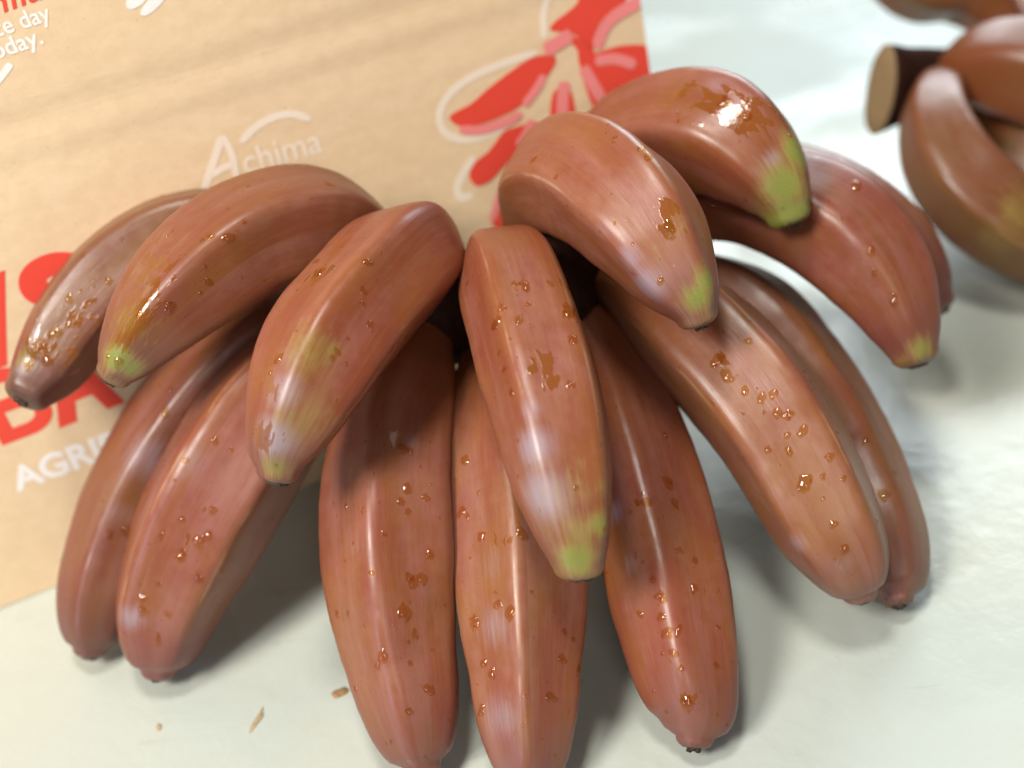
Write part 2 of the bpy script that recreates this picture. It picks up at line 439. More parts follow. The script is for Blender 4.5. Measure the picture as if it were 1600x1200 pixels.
    gs, wsx, bls = spots(spec.get('green', [])), spots(spec.get('wet', [])), spots(BLOOM_SHEEN.get(spec['key'], []))
    ca = me.color_attributes.new('mask', 'FLOAT_COLOR', 'POINT')
    data = np.zeros((len(verts), 4), np.float32)
    V = np.array([tuple(v) for v in verts])
    for lst, ch in ((gs, 0), (wsx, 3)):
        for h, rad, st in lst:
            d2 = ((V - np.array(h)) ** 2).sum(1) / rad ** 2
            data[:, ch] = np.maximum(data[:, ch], st * np.exp(-d2))
    if 'tipgreen' in spec:
        t0, st = spec['tipgreen']; tv = np.array([q[0] for q in info])
        data[:, 0] = np.maximum(data[:, 0], st * np.clip((tv - t0) / 0.13, 0, 1))
    data[:, 1] = [q[1] for q in info]; data[:, 2] = [q[0] for q in info]
    ca.data.foreach_set('color', data.ravel())
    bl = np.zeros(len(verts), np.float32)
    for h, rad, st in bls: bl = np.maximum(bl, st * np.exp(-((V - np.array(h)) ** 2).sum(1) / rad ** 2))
    me.attributes.new('bloom_sheen', 'FLOAT', 'POINT').data.foreach_set('value', bl)
    # dry blossom end: a short ragged stub
    c, Tn, Nx, Bx, r, a = rings[-1]
    vv, ff = [], []
    K = 18; er = max(0.16, r * rng.uniform(0.8, 1.25))
    prof = [(-0.06, 0.95), (0.01, 1.0), (0.05, 0.92), (0.09, 0.65), (0.04, 0.25)]
    for q, (dz, fr) in enumerate(prof):
        for j in range(K):
            th = 2 * math.pi * j / K
            jag = 1 + 0.38 * noise.noise(Vector((math.cos(th) * 3 + seed, math.sin(th) * 3, q * 0.9)))
            dz2 = dz + (0.12 * noise.noise(Vector((math.cos(th) * 4, math.sin(th) * 4 + seed, 2.0))) if q > 1 else 0)
            vv.append(c + Tn * (dz2 - 0.02) + (Nx * math.cos(th) + Bx * math.sin(th)) * er * fr * jag)
    for q in range(len(prof) - 1):
        for j in range(K):
            ff.append((q * K + j, q * K + (j + 1) % K, (q + 1) * K + (j + 1) % K, (q + 1) * K + j))
    ff.append(tuple((len(prof) - 1) * K + j for j in range(K)))
    obj_from('blossom_end', vv, ff, M['tip'], o)
    return o, bvh, S

def G(px, py, h=0.45): return gz(px, py, h)
PED = ('r', 0.75); NECK = ('r', 0.95)
UP = {}   # upper row, lower row: control points along each finger, from the crown to the blossom end
SPEC = [
 # ---- upper row
 dict(key='U1', pts=[(600,455,42.5,PED),(520,415,42.0,NECK),(410,362,41.4,60),(297,364,41.1,69),(203,412,40.8,72),(124,494,40.5,69),(74,573,40.2,55),(45,610,39.7,36)],
      label='red banana with wet brown end lying against the printed carton', ridge=(140, 520), sharp=6, pale=0.4,
      green=[(35,560,0.5,0.55),(80,480,0.9,0.32),(140,420,0.9,0.26)], wet=[(140,490,1.1,0.5),(60,540,1.0,0.6),(110,560,1.0,0.5),(250,440,0.7,0.4)]),
 dict(key='U2', pts=[(640,460,41.6,PED),(605,395,41.4,NECK),(510,352,40.0,86),(400,370,38.6,93),(310,430,37.8,90),(240,500,37.3,72),(195,560,37.1,44),(180,582,37.1,28)],
      label='red banana with bright green blossom end', tipgreen=(0.93, 0.95), ridge=(232, 480), sharp=6, pale=0.4,
      green=[(195,500,0.9,0.42),(225,440,0.9,0.36),(270,360,0.8,0.25),(182,562,0.62,1.0),(205,575,0.5,0.9)], wet=[(190,525,0.8,0.7),(205,500,1.0,0.75),(240,420,1.1,0.6),(225,470,1.0,0.55),(270,490,0.6,0.35)]),
 dict(key='U3', pts=[(690,470,41.2,PED),(690,415,40.4,NECK),(645,400,38.6,88),(575,465,36.6,96),(510,550,35.3,97),(465,640,34.6,80),(440,705,34.5,52),(436,735,34.5,32)],
      label='red banana with broad pale green patch on its side', tipgreen=(0.95, 0.7), ridge=(540, 450), pale=0.4,
      green=[(480,550,1.1,0.55),(470,650,1.2,0.52),(430,730,0.6,0.7),(520,545,0.3,0.6)], wet=[(418,600,0.8,0.6),(412,680,0.7,0.75),(500,430,0.5,0.7)]),
 dict(key='U4', pts=[(762,470,41.0,PED),(772,425,40.0,NECK),(792,424,38.0,78),(832,540,35.6,91),(864,660,34.2,90),(884,760,33.6,78),(900,840,33.3,56),(906,880,33.3,40)],
      label='red banana pointing forward with olive green end', tipgreen=(0.91, 0.8), ridge=(942, 760), pale=0.9,
      green=[(900,875,0.75,0.9),(905,835,0.9,0.6),(935,820,0.5,0.8),(890,770,1.2,0.42),(860,820,0.9,0.40),(850,720,0.8,0.3),(940,760,0.35,0.5)], wet=[(850,585,0.8,0.62),(880,400,0.5,0.6),(770,500,0.45,0.5),(890,490,0.4,0.6)]),
 dict(key='U5', pts=[(828,430,42.0,PED),(826,350,41.8,NECK),(858,285,39.9,80),(930,286,37.8,97),(1000,345,36.2,95),(1050,420,35.6,74),(1080,470,35.4,48),(1089,492,35.4,32)],
      label='red banana with yellow green ridge and end', tipgreen=(0.93, 0.9), ridge=(1092, 400), pale=0.9,
      green=[(1090,465,0.6,0.9),(1104,440,0.5,0.9),(1098,420,0.4,0.55),(1060,350,0.7,0.35),(1030,390,0.7,0.3)], wet=[(1045,330,0.5,0.75),(1048,355,0.45,0.75),(845,240,0.4,0.5),(1010,235,0.4,0.5)]),
 dict(key='U6', pts=[(905,400,43.2,PED),(915,310,43.8,NECK),(965,238,43.0,74),(1045,203,41.6,86),(1128,213,40.4,95),(1190,262,39.6,76),(1222,308,39.4,50),(1232,332,39.4,34)],
      label='highest red banana with a wide light green tip', tipgreen=(0.86, 0.95), ridge=(1130, 232), pale=0.4,
      green=[(1225,290,0.95,0.95),(1248,235,0.8,1.0),(1240,200,0.5,0.9),(1230,330,0.7,1.0)], wet=[(1120,160,0.9,0.72),(1160,180,0.9,0.85),(1060,150,0.7,0.6),(1200,190,0.7,0.6)]),
 dict(key='U7', pts=[(960,395,43.6,PED),(1050,345,43.4,NECK),(1175,315,42.6,76),(1290,350,41.6,90),(1372,430,40.9,82),(1413,508,40.5,56),(1428,550,40.4,36)],
      label='red banana on the outside of the upper row with dull green end', tipgreen=(0.91, 0.75), ridge=(1385, 430), pale=0.4,
      green=[(1440,545,0.6,0.8)], wet=[(1330,285,0.4,0.5)]),
 dict(key='U8', pts=[(960,380,46.0,PED),(1060,320,46.8,NECK),(1190,290,46.8,66),(1310,332,46.2,76),(1392,392,45.6,70),(1440,445,45.0,48),(1462,474,44.8,28)],
      label='red banana mostly hidden behind the outer one', ridge=(1430, 400), pale=0.4),
 # ---- lower row
 dict(key='L1', pts=[(580,470,43.2,PED),(510,485,43.6,NECK),(424,522,43.4,68),(328,608,43.0,80),(240,730,42.8,78),(182,845,42.6,70),(150,945,G(150,945,1.9),54),(142,1012,G(142,1012,0.85),38)],
      label='shaded red banana between its neighbour and the carton', ridge=(190, 760), pale=0.4),
 dict(key='L2', pts=[(630,480,42.4,PED),(560,500,41.9,NECK),(500,545,41.4,74),(420,640,40.6,98),(345,760,40.2,103),(290,870,40.5,97),(258,960,40.9,73),(248,1044,G(248,1044,0.85),42)],
      label='red banana with a pale ridge and a pointed dark tip', ridge=(272, 745), sharp=7, pale=1.0, wet=[(310,840,0.4,0.5)]),
 dict(key='L3', pts=[(690,490,41.6,PED),(672,520,41.0,NECK),(645,590,40.2,76),(614,720,38.9,98),(612,850,37.8,104),(624,980,37.3,96),(645,1100,G(645,1100,2.0),70),(661,1192,G(661,1192,0.9),46)],
      label='wet red banana standing on the table with grooved skin', ridge=(588, 930), sharp=4, pale=0.5, wet=[(615,690,0.45,0.7)]),
 dict(key='L4', pts=[(752,490,41.4,PED),(768,530,40.9,NECK),(785,620,40.2,84),(800,750,38.8,98),(812,880,37.6,101),(818,1000,36.7,92),(822,1110,36.1,70),(829,1222,G(829,1222,0.9),48)],
      label='red banana with one sharp pale ridge down its middle', ridge=(806, 900), sharp=14, pale=1.0, wet=[(770,840,0.6,0.5)]),
 dict(key='L5', pts=[(860,470,42.2,PED),(905,505,42.0,NECK),(958,605,41.2,72),(995,720,39.7,87),(1036,872,38.0,92),(1056,970,37.1,90),(1073,1051,36.5,77),(1087,1112,G(1087,1112,1.2),57),(1086,1152,G(1086,1152,0.8),42)],
      label='red banana sprinkled with droplets, its tip on bare table', ridge=(1022, 840), sharp=4, pale=0.4, wet=[(1000,770,0.4,0.55),(1075,1095,0.35,0.75)]),
 dict(key='L6', pts=[(900,425,43.4,PED),(955,445,42.6,NECK),(1063,502,40.5,90),(1155,592,39.0,97),(1223,685,38.2,95),(1291,812,37.7,86),(1322,870,37.7,66),(1343,922,37.8,44)],
      label='tan red banana with droplets spread along its broad face', ridge=(1272, 640), sharp=8, pale=0.9, green=[(960,430,0.9,0.35)], wet=[(1130,560,0.5,0.5)]),
 dict(key='L7', pts=[(940,405,45.2,PED),(1030,420,45.0,NECK),(1150,490,43.6,86),(1237,590,42.5,89),(1307,705,41.7,89),(1360,810,40.3,75),(1390,888,39.4,50),(1402,934,38.9,36)],
      label='red banana in the shade behind its droplet covered neighbour', ridge=(1380, 740), pale=0.4),
]
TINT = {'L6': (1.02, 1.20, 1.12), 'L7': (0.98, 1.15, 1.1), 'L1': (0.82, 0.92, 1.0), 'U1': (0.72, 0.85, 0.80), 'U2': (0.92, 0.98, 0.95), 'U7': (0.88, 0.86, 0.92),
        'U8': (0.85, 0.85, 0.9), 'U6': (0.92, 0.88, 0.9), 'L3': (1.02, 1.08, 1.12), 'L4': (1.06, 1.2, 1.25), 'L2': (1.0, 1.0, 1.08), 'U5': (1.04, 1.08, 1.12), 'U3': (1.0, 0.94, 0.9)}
rng = random.Random(7)
hand_base = gnd(760, 900)
hand = empty('banana_hand', (hand_base.x, hand_base.y, 0))
tag(hand, 'wet hand of red bananas with green tips standing on its lower fingers', 'bananas')
BAN = {}
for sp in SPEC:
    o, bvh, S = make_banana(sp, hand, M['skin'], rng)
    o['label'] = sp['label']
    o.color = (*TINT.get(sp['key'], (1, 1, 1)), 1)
    BAN[sp['key']] = (o, bvh, S)

# crown joining the fingers: a knobbly bar swept along the pedicels' roots
def build_crown(keys, parent, rad, name='crown', extra=0.0):
    P = []
    for k_ in keys:
        p = BAN[k_][2][0]; P.append((p[0], p[1] , p[2], rad))
    S, a = catmull(P, 40)
    vv, ff = [], []; K = 22
    tang = np.gradient(S[:, :3], axis=0); tang /= np.linalg.norm(tang, axis=1)[:, None]
    for i in range(40):
        T = Vector(tang[i]); N = (Vector((0, 0, 1)) - T * T.z).normalized(); B = T.cross(N)
        e = math.sin(math.pi * (i + 0.6) / 40.2) ** 0.35
        for j in range(K):
            th = 2 * math.pi * j / K; d = N * math.cos(th) * 1.25 + B * math.sin(th)
            w = 1 + 0.25 * noise.noise(Vector(S[i, :3]) * 0.9 + d)
            vv.append(Vector(S[i, :3]) + d * S[i, 3] * e * w)
    for i in range(39):
        for j in range(K): ff.append((i * K + j, i * K + (j + 1) % K, (i + 1) * K + (j + 1) % K, (i + 1) * K + j))
    ff.append(tuple(range(K))[::-1]); ff.append(tuple(39 * K + j for j in range(K)))
    return obj_from(name, vv, ff, M['crown'], parent)
build_crown(['L1', 'L2', 'L3', 'L4', 'L5', 'L6', 'L7'], hand, 1.75)
build_crown(['U1', 'U2', 'U3', 'U4', 'U5', 'U6', 'U7', 'U8'], hand, 1.45)

# ------------------------------------------------------------------ hand of bananas further back
back_base = gnd(1560, 330)
back = empty('banana_hand', (back_base.x, back_base.y, 0))
tag(back, 'second hand of red bananas lying with its sawn stem end showing', 'bananas')
BSPEC = [
 dict(key='B1', pts=[(1590,75,57.5,PED),(1550,20,57.6,40),(1500,-18,57.4,52),(1440,-32,57.0,60),(1395,-90,57.0,58),(1380,-170,57.2,44),(1382,-205,57.3,28)]),
 dict(key='B2', pts=[(1620,70,58.5,PED),(1610,20,58.8,44),(1620,-35,59.0,58),(1690,-80,59.0,66),(1780,-80,58.6,58),(1840,-50,58.2,38),(1870,-35,58.2,26)]),
 dict(key='B3', pts=[(1490,118,54.6,PED),(1512,108,53.6,54),(1570,106,52.6,74),(1650,128,51.8,80),(1740,185,51.2,70),(1800,250,51.0,46),(1818,280,51.0,30)]),
 dict(key='B4', pts=[(1492,125,54.2,PED),(1468,150,52.6,44),(1464,200,51.2,58),(1495,275,50.0,70),(1565,340,49.6,74),(1650,380,50.0,68),(1730,395,50.6,46),(1765,398,50.9,30)],
      green=[(1590,330,1.3,0.5),(1560,380,1.2,0.42)]),
 dict(key='B5', pts=[(1515,130,56.0,PED),(1540,175,56.0,NECK),(1590,225,54.6,58),(1670,275,53.6,66),(1760,320,52.8,58),(1830,350,52.4,36),(1850,358,52.4,26)],
      green=[(1580,220,1.6,0.35),(1600,250,1.5,0.3)]),
]
for sp in BSPEC:
    o, bvh, S = make_banana(sp, back, M['skin_back'], rng)
    BAN[sp['key']] = (o, bvh, S)
def build_stem():
    a = pt(1510, 112, 55.6); b = pt(1376, 142, 53.4)
    T = (b - a).normalized(); N = (Vector((0, 0, 1)) - T * T.z).normalized(); B = T.cross(N)
    # the sawn face looks a little towards the camera
    vv, ff = [], []; K = 28; n = 12
    for i in range(n):
        f = i / (n - 1); c = a.lerp(b, f); ru = 1.25 + 0.85 * f ** 1.5; rw = 1.05 - 0.22 * f
        for j in range(K):
            th = 2 * math.pi * j / K; d = N * math.cos(th) * ru + B * math.sin(th) * rw
            w = 1 + 0.08 * noise.noise(c * 0.6 + d)
            vv.append(c + d * w)
    for i in range(n - 1):
        for j in range(K): ff.append((i * K + j, (i + 1) * K + j, (i + 1) * K + (j + 1) % K, i * K + (j + 1) % K)[::-1])
    ff.append(tuple(range(K))[::-1]); ff.append(tuple((n - 1) * K + j for j in range(K)))
    st = obj_from('stem', vv, ff, M['crown'], back)
    v2, f2 = [], []
    for q, (dz, fr) in enumerate(((0.01, 1.0), (0.07, 0.97), (0.09, 0.6))):
        for j in range(K):
            p = vv[(n - 1) * K + j]; d = p - b
            v2.append(b + d * fr + T * (dz + 0.03 * noise.noise(d * 3)))
    for q in range(2):
        for j in range(K): f2.append((q * K + j, q * K + (j + 1) % K, (q + 1) * K + (j + 1) % K, (q + 1) * K + j))
    f2.append(tuple(2 * K + j for j in range(K)))
    obj_from('sawn_face', v2, f2, M['cut'], st)
build_stem()

# ------------------------------------------------------------------ carton
YAW, LEAN = R(18), R(8)
bu = Vector((math.cos(YAW), math.sin(YAW), 0)); bn = Vector((-math.sin(YAW), math.cos(YAW), 0))
bv = bn * math.sin(LEAN) + Vector((0, 0, 1)) * math.cos(LEAN)
BO = gnd(0, 950); fn = bu.cross(bv); fn = fn if fn.y < 0 else -fn
UE = 30.4                                   # right-hand edge of the printed panel
carton = empty('carton', tuple(BO))
tag(carton, 'brown cardboard carton with red and white printing behind the bananas', 'carton')
def on_box(px, py):
    r = ray(px, py); z = (BO - CO).dot(fn) / r.dot(fn); p = CO + r * z - BO
    return p.dot(bu), p.dot(bv)
def crease(v):     # two shallow folds pressed into the board
    d = 0.0
    for c, w, h in ((17.15, 0.5, 0.045), (15.7, 0.6, 0.03)):
        d += h * math.exp(-((v - c) / w) ** 2)
    return d
def box_pt(u, v, out=0.0):
    return BO + bu * u + bv * v + fn * (out - crease(v) + 0.05 * noise.noise(Vector((u * 0.12, v * 0.12, 0))))
def build_carton():
    u0, u1, v1, dep, th = -9.0, UE, 25.5, 24.0, 0.35
    vv, ff = [], []; nu, nv = 40, 120
    for j in range(nv + 1):
        for i in range(nu + 1):
            vv.append(box_pt(u0 + (u1 - u0) * i / nu, v1 * j / nv))
    for j in range(nv):
        for i in range(nu):
            a = j * (nu + 1) + i; ff.append((a, a + 1, a + nu + 2, a + nu + 1))
    # back skin of the board
    n0 = len(vv)
    for j in range(nv + 1):
        for i in range(nu + 1): vv.append(vv[j * (nu + 1) + i] - fn * th)
    for j in range(nv):
        for i in range(nu):
            a = n0 + j * (nu + 1) + i; ff.append((a + nu + 1, a + nu + 2, a + 1, a))
    def strip(ids): 
        for a, b in zip(ids[:-1], ids[1:]): ff.append((a, a + n0, b + n0, b))
    strip([j * (nu + 1) + nu for j in range(nv, -1, -1)]); strip([j * (nu + 1) for j in range(nv + 1)])
    strip([nv * (nu + 1) + i for i in range(nu + 1)]); strip([i for i in range(nu, -1, -1)])
    obj_from('front_panel', vv, ff, M['carton'], carton, smooth=False)
    # remaining walls and base behind it (upright)
    def slab(name, p, a, b, c):
        q = [p, p + a, p + a + b, p + b]; q += [x + c for x in q]
        obj_from(name, q, [(0, 1, 2, 3), (7, 6, 5, 4), (0, 4, 5, 1), (1, 5, 6, 2), (2, 6, 7, 3), (3, 7, 4, 0)], M['carton'], carton, smooth=False)
    top = bv * v1
    def wall(name, u, du):
        p0 = BO + bu * u + bn * (th + 0.05); p1 = p0 + bn * (dep - th)
        p2 = p1 + Vector((0, 0, top.z)); p3 = p0 + top
        q = [p0, p1, p2, p3]; q += [x + bu * du for x in q]
        obj_from(name, q, [(0, 1, 2, 3), (7, 6, 5, 4), (0, 4, 5, 1), (1, 5, 6, 2), (2, 6, 7, 3), (3, 7, 4, 0)], M['carton'], carton, smooth=False)
    wall('side_panel', u0, th); wall('side_panel', u1 - 0.05, -th)
    slab('back_panel', BO + bu * u0 + bn * (dep + 0.06), bu * (u1 - u0), Vector((0, 0, top.z)), bn * th)
    slab('base_panel', BO + bu * (u0 + th + .05) + bn * (th + .1) + Vector((0, 0, .05)), bu * (u1 - u0 - 2 * th - .2), bn * (dep - th - .2), Vector((0, 0, th)))
build_carton()

# flat print, mapped on to the panel
def print_poly(name, loop, ink, layer=1):
    uvp = [on_box(*p) for p in loop]
    # smooth closed outline
    n = len(uvp); out = []
    for i in range(n):
        p0, p1, p2, p3 = (np.array(uvp[(i + d) % n]) for d in (-1, 0, 1, 2))
        for s in np.linspace(0, 1, 6, endpoint=False):
            out.append(0.5 * (2 * p1 + (p2 - p0) * s + (2 * p0 - 5 * p1 + 4 * p2 - p3) * s * s + (3 * p1 - p0 - 3 * p2 + p3) * s ** 3))
    bm = bmesh.new()
    vs2 = [bm.verts.new((min(float(q[0]), UE - 0.02), float(q[1]), 0)) for q in out]
    f = bm.faces.new(vs2); bmesh.ops.triangulate(bm, faces=[f])
    vv = [box_pt(v.co.x, v.co.y, 0.012 * layer) for v in bm.verts]; bm.verts.index_update()
    ff = [tuple(v.index for v in f.verts) for f in bm.faces]; bm.free()
    o = obj_from(name, vv, ff, ink, carton, smooth=False); return o
def print_stroke(name, line, w, ink, layer=1):
    pts = [np.array(on_box(*p)) for p in line]
    # resample the line smoothly
    P = [(p[0], p[1], 0, 1) for p in pts]
    if len(P) > 2: S, _ = catmull(P, 24); S = S[:, :2]
    else: S = np.linspace(pts[0], pts[1], 8)
    t = np.gradient(S, axis=0); t /= np.linalg.norm(t, axis=1)[:, None]; nrm = np.stack([-t[:, 1], t[:, 0]], 1)
    vv, ff = [], []; n = len(S)
    for i in range(n):
        e = w * 0.5 * (1 if 1 < i < n - 2 else (0.85 if i in (1, n - 2) else 0.4))
        for sg in (1, -1):
            q = S[i] + nrm[i] * e * sg; vv.append(box_pt(min(q[0], UE - 0.02), q[1], 0.012 * layer))
    for i in range(n - 1): ff.append((2 * i, 2 * i + 1, 2 * i + 3, 2 * i + 2))
    return obj_from(name, vv, ff, ink, carton, smooth=False)
def print_text(name, body, p_left, p_right, height, ink, bold=0.03, layer=1, shear=0.0):
    """fits the word between two baseline points of the panel, cap height in cm"""
    cu = bpy.data.curves.new('lettering', 'FONT'); cu.body = body; cu.size = 1.0; cu.offset = bold; cu.shear = shear
    tmp = bpy.data.objects.new('lettering', cu); COL.objects.link(tmp)
    bpy.context.view_layer.update()
    me = bpy.data.meshes.new_from_object(tmp.evaluated_get(bpy.context.evaluated_depsgraph_get()))
    bpy.data.objects.remove(tmp)
    xs = [v.co.x for v in me.vertices]; x0, x1 = min(xs), max(xs)
    a, b = np.array(on_box(*p_left)), np.array(on_box(*p_right)); d = b - a; L = np.linalg.norm(d); d /= L
    nr = np.array((-d[1], d[0])); hs = height / 0.70
    vv = []
    for v in me.vertices:
        q = a + d * (v.co.x - x0) / (x1 - x0) * L + nr * v.co.y * hs
        vv.append(box_pt(q[0], q[1], 0.012 * layer))
    ff = [tuple(p.vertices) for p in me.polygons]
    bpy.data.meshes.remove(me)
    return obj_from(name, vv, ff, ink, carton, smooth=False)

print_text('printed_word', 'AGRIPI', (26, 767), (205, 699), 0.95, M['white_ink'], 0.035)
print_text('printed_letter', 'B', (2, 693), (92, 659), 2.75, M['red_ink'], 0.022)
print_text('printed_letter', 'A', (88, 661), (192, 620), 2.75, M['red_ink'], 0.06)
print_text('printed_letter', 'V', (-72, 590), (66, 538), 2.85, M['red_ink'], 0.055)
print_text('printed_letter', 'S', (72, 536), (170, 499), 2.85, M['red_ink'], 0.055)
print_text('printed_word', 'ce day', (-6, 58), (82, 30), 0.52, M['white_ink'], 0.015)
print_text('printed_word', 'oday.', (-8, 93), (69, 67), 0.52, M['white_ink'], 0.02)
print_text('printed_word', 'nila', (-12, 26), (72, -4), 0.70, M['red_ink'], 0.005, shear=0.2)
print_stroke('printed_mark', [(-12, 135), (2, 119), (17, 99)], 0.22, M['white_ink'])
print_poly('printed_mark', [(197, 9), (203, -8), (232, -20), (226, 2), (207, 14)], M['white_ink'])
print_poly('printed_mark', [(219, 21), (228, 4), (250, -16), (258, -4), (243, 14), (228, 24)], M['white_ink'])
print_text('printed_word', 'chima', (385, 273), (506, 236), 0.92, M['cream_ink'], 0.01)
print_stroke('printed_letter', [(318, 300), (332, 258), (347, 212)], 0.28, M['cream_ink'])
print_stroke('printed_letter', [(347, 212), (362, 240), (370, 278)], 0.24, M['cream_ink'])
print_stroke('printed_letter', [(330, 275), (350, 262), (366, 256)], 0.25, M['cream_ink'])
print_stroke('printed_arc', [(376, 223), (398, 200), (428, 183), (458, 178), (486, 187)], 0.27, M['cream_ink'])

def fz(*q): return [(660 + x / 3.158, y / 3.158) for x, y in q]
print_stroke('printed_outline', fz((570,255),(380,320),(210,400),(115,490),(82,580),(110,655),(200,690),(330,660),(430,615)), 0.30, M['cream_ink'])
print_stroke('printed_outline', fz((640,-60),(610,20),(598,90),(603,190)), 0.28, M['cream_ink'])
print_stroke('printed_outline', fz((255,770),(205,850),(170,930),(190,975),(250,960)), 0.32, M['cream_ink'])
print_poly('printed_petal', fz((135,590),(150,560),(240,510),(320,440),(430,355),(540,285),(640,270),(655,310),(610,385),(555,460),(480,525),(400,570),(290,612),(190,622)), M['red_ink'], 2)
print_poly('printed_petal', fz((230,865),(260,800),(330,740),(400,650),(480,620),(560,600),(575,640),(500,720),(420,800),(335,890),(265,915)), M['red_ink'], 2)
print_poly('printed_petal', fz((635,150),(650,110),(760,20),(800,-90),(900,-130),(1010,-100),(1010,-20),(970,50),(885,100),(850,170),(838,250),(800,220),(770,185),(720,160)), M['red_ink'], 2)
print_poly('printed_petal', fz((835,275),(920,240),(1010,222),(1110,232),(1125,330),(1120,430),(1000,600),(900,620),(860,480),(795,350)), M['red_ink'], 2)
print_poly('printed_petal', fz((690,170),(800,200),(850,260),(880,330),(900,470),(860,560),(800,420),(770,300),(760,240)), M['red_ink'], 2)
print_poly('printed_petal', fz((640,470),(700,430),(740,470),(750,620),(640,640)), M['red_ink'], 2)
print_poly('printed_petal', fz((345,1110),(365,1000),(400,900),(440,950),(440,1120)), M['red_ink'], 2)
for ln, w in (([(600,250),(670,210),(735,170)], 0.55), ([(860,240),(880,170),(930,95),(1080,0)], 0.50), ([(850,300),(950,290),(1050,320)], 0.42), ([(790,330),(830,400),(885,490)], 0.48),
              ([(700,400),(690,500),(690,600)], 0.5), ([(180,640),(290,640),(400,605),(490,560)], 0.36), ([(600,370),(560,440),(500,520)], 0.34), ([(540,590),(510,660),(470,720)], 0.38), ([(340,1090),(365,1010),(385,930)], 0.3)):
    print_stroke('printed_highlight', fz(*ln), w, M['pink_ink'], 3)

# ------------------------------------------------------------------ droplets of water on the skins
def droplet_geo(bvh, hit, nrm, rad, hgt, rg, axis=None, stretch=1.0, rings=4, K=12):
    """a low dome whose rim lies on the skin; uneven outline"""
    t1 = axis if axis is not None else Vector((0.3, 0.2, 1))
    t1 = (t1 - nrm * t1.dot(nrm)).normalized(); t2 = nrm.cross(t1)
    sd = rg.uniform(0, 100); vv, ff = [], []
    for q in range(rings + 1):
        f = q / rings
        for j in range(K if q else 1):
            th = 2 * math.pi * j / K
            out = rad * (1 + 0.75 * noise.noise(Vector((math.cos(th) * 1.1 + sd, math.sin(th) * 1.1, sd))))
            d = t1 * math.cos(th) * stretch * out + t2 * math.sin(th) * out
            p = hit + d * f
            loc, n2, _, _ = bvh.find_nearest(p)
            h = hgt * (1 - f * f) ** 0.9 if f < 1 else -0.006
            # water gathers at the lower side
            h *= 1 + 0.45 * (-(d.normalized().z) * f if d.length > 0 else 0)
            vv.append(loc + n2 * h)
    for j in range(K): ff.append((0, 1 + j, 1 + (j + 1) % K))
    for q in range(1, rings):
        for j in range(K):
            a = 1 + (q - 1) * K; b = 1 + q * K
            ff.append((a + j, b + j, b + (j + 1) % K, a + (j + 1) % K))
    return vv, ff
DROPS = {   # photograph position, radius in pixels
 'U2': [(328,369,7),(357,372,8),(512,286,6),(325,440,5),(264,480,8),(185,565,7),(218,490,6)],
 'U3': [(490,388,6),(494,409,5),(576,410,7),(568,454,5),(578,507,6),(500,425,10),(540,330,7),(527,550,5),(436,560,8)],
 'U4': [(784,481,7),(806,443,6),(820,445,8),(811,499,6),(897,531,8),(780,552,4),(788,577,5),(799,614,6),(826,475,4),(890,485,11),(775,505,8),(893,600,7)],
 'U5': [(833,249,7),(960,215,4),(1003,231,6),(1012,242,7),(1046,355,9),(1032,437,5),(868,277,4)],
 'U6': [(1165,180,9),(1130,160,8),(1060,190,4)],
 'U7': [(1361,394,6),(1397,471,6),(1340,290,7),(1366,427,4)],
 'U1': [(107,467,6),(85,520,8),(60,540,7),(44,573,6),(110,505,7),(170,440,6),(75,565,8)],
 'L1': [(200,831,8),(170,835,6),(258,645,6),(286,650,6),(328,615,5),(347,588,4),(265,610,4)],
 'L2': [(310,844,10),(325,838,7),(287,866,7),(282,873,6),(247,913,6),(222,935,7),(224,955,8),(262,960,5),(312,905,6),(252,838,5),(285,812,5),(332,798,6),(248,1000,6),(345,895,5),(337,690,5),(360,705,4),(290,720,4)],
 'L3': [(629,702,7),(641,705,5),(637,765,7),(627,785,6),(665,778,6),(638,800,5),(660,905,8),(645,910,7),(640,903,6),(580,895,5),(527,960,5),(544,958,5),(632,956,10),(597,1027,9),(590,1040,6),(670,1078,7),(540,790,4),(640,1112,6),(648,992,5),(568,798,5),(672,868,6),(600,835,4)],
 'L4': [(727,720,7),(720,801,6),(730,806,6),(748,770,4),(778,945,8),(797,958,8),(741,972,9),(743,980,5),(769,1052,7),(755,1036,6),(881,988,5),(860,1090,8),(878,1030,6),(752,1110,6),(905,1045,5),(797,845,5),(815,833,7),(752,838,8)],
 'L5': [(1045,755,7),(1055,788,6),(1010,788,7),(997,785,6),(1040,680,4),(1000,960,6),(1043,990,10),(1033,965,7),(1060,985,6),(1053,1020,7),(1073,1100,10),(1030,930,7),(1085,920,6),(1086,875,5),(1035,935,6),(1065,1045,5),(1120,1040,5),(985,800,4),(1060,860,7),(1122,980,4),(1020,905,5)],
 'L6': [(1137,587,9),(1165,608,6),(1190,625,8),(1208,618,6),(1214,648,6),(1228,650,7),(1235,648,5),(1254,675,8),(1230,681,5),(1200,703,5),(1233,706,6),(1295,714,7),(1258,755,9),(1318,748,4),(1304,819,6),(1319,860,6),(1122,562,8),(1170,533,6),(1286,745,4)],
 'L7': [(1380,776,8),(1352,690,5),(1398,740,4)],
}
rg = random.Random(31)
def cast(key, px, py):
    h = BAN[key][1].ray_cast(CO, ray(px, py).normalized())
    if h[0] is None: return None
    # only where nothing else of the hand covers the spot
    for kk, (o, bv_, S) in BAN.items():
        if kk == key: continue
        g = bv_.ray_cast(CO, ray(px, py).normalized())
        if g[0] is not None and g[3] < h[3] - 0.01: return None
    return h
def add_water(key, vv, ff, name, stuff=False):
    o = obj_from(name, vv, ff, M['water'], BAN[key][0])
    if stuff: o['kind'] = 'stuff'
    return o
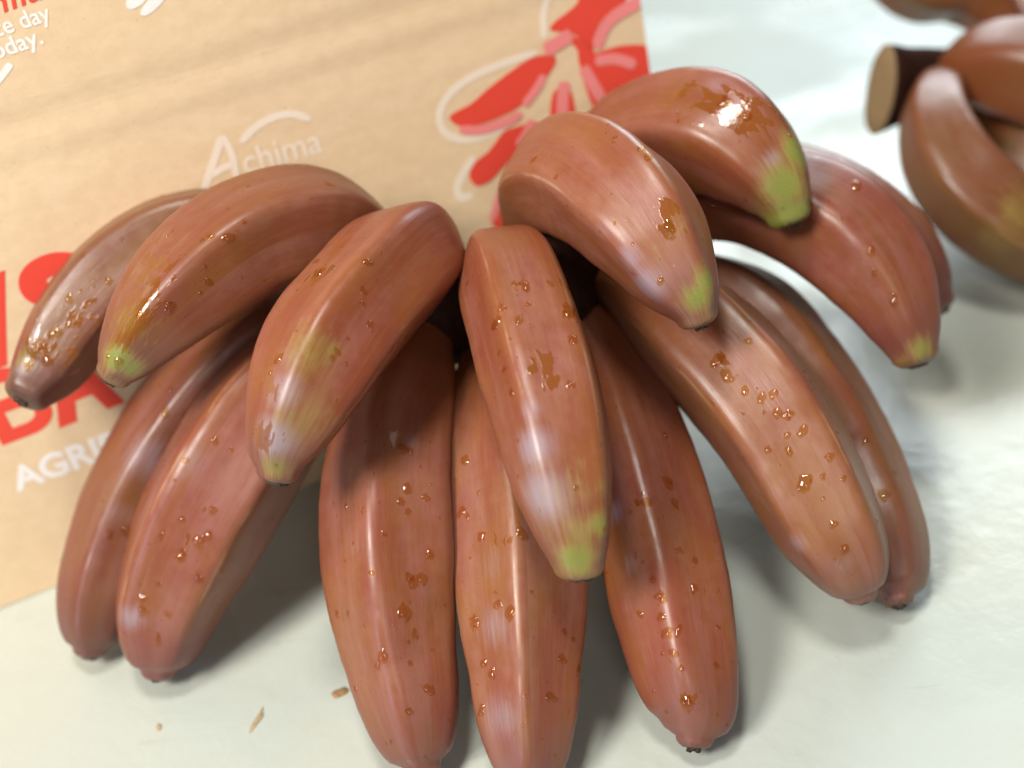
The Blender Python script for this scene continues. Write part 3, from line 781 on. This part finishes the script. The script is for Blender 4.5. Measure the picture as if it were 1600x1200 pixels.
for key, lst in DROPS.items():
    S = BAN[key][2]
    for px, py, rp in lst:
        h = cast(key, px, py)
        if h is None: continue
        z = (h[0] - CO).dot(fwd)
        rad = 1.2 * rp * z / F
        vv, ff = droplet_geo(BAN[key][1], h[0], h[1], rad, rad * rg.uniform(0.28, 0.42), rg, None, rg.uniform(0.9, 1.5))
        add_water(key, vv, ff, 'water_droplet')
# mist of finer drops, too small to single out
for key in [s['key'] for s in SPEC]:
    S = BAN[key][2]; allv, allf = [], []
    n = {'L3': 22, 'L4': 20, 'L5': 20, 'L6': 12, 'L2': 18, 'U4': 14, 'U3': 14, 'U2': 14, 'U1': 18}.get(key, 8)
    for q in range(int(n * 1.6)):
        i = rg.randrange(14, len(S) - 4); c = Vector(S[i, :3])
        d = Vector((rg.uniform(-1, 1), rg.uniform(-1.2, 0.5), rg.uniform(-0.4, 1.2))).normalized()
        h = BAN[key][1].ray_cast(c + d * 6, -d)
        if h[0] is None: continue
        rad = rg.choice([0.035, 0.045, 0.055, 0.07, 0.085])
        vv, ff = droplet_geo(BAN[key][1], h[0], h[1], rad, rad * 0.45, rg, None, rg.uniform(0.9, 1.4), 3, 9)
        b0 = len(allv); allv += vv; allf += [tuple(b0 + x for x in f) for f in ff]
    add_water(key, allv, allf, 'fine_water_droplets', True)

# ------------------------------------------------------------------ crumbs on the table
def scrap(px, py, length, width, ang, material, label, cat='scrap', seed=1):
    p = gnd(px, py); K = 16; vv, ff = [], []
    ax = Vector((math.cos(ang), math.sin(ang), 0)); ay = Vector((-ax.y, ax.x, 0))
    for q, (f, h) in enumerate(((1.0, -0.05), (0.92, 0.0), (0.5, 0.04))):
        for j in range(K):
            th = 2 * math.pi * j / K
            w = 1 + 0.45 * noise.noise(Vector((math.cos(th) * 1.4 + seed, math.sin(th) * 1.4, 0)))
            bend = 0.25 * width * math.cos(th) ** 2
            vv.append(p + (ax * math.cos(th) * length + ay * (math.sin(th) * width + bend)) * f * w + Vector((0, 0, h - 0.05 + 0.03 * noise.noise(Vector((th, seed, q))))))
    for q in range(2):
        for j in range(K): ff.append((q * K + j, q * K + (j + 1) % K, (q + 1) * K + (j + 1) % K, (q + 1) * K + j))
    ff.append(tuple(2 * K + j for j in range(K))); ff.append(tuple(range(K))[::-1])
    o = obj_from('plant_scrap', vv, ff, material); tag(o, label, cat)
scrap(531, 1081, 0.38, 0.20, 0.3, M['scrap'], 'dark brown plant scrap on the table beside a banana', seed=3)
scrap(402, 1123, 0.50, 0.13, 1.1, M['chip'], 'long tan splinter lying alone on the table', seed=5)
scrap(248, 1135, 0.17, 0.10, 2.0, M['chip'], 'tiny tan flake below the pointed banana tip', seed=8)
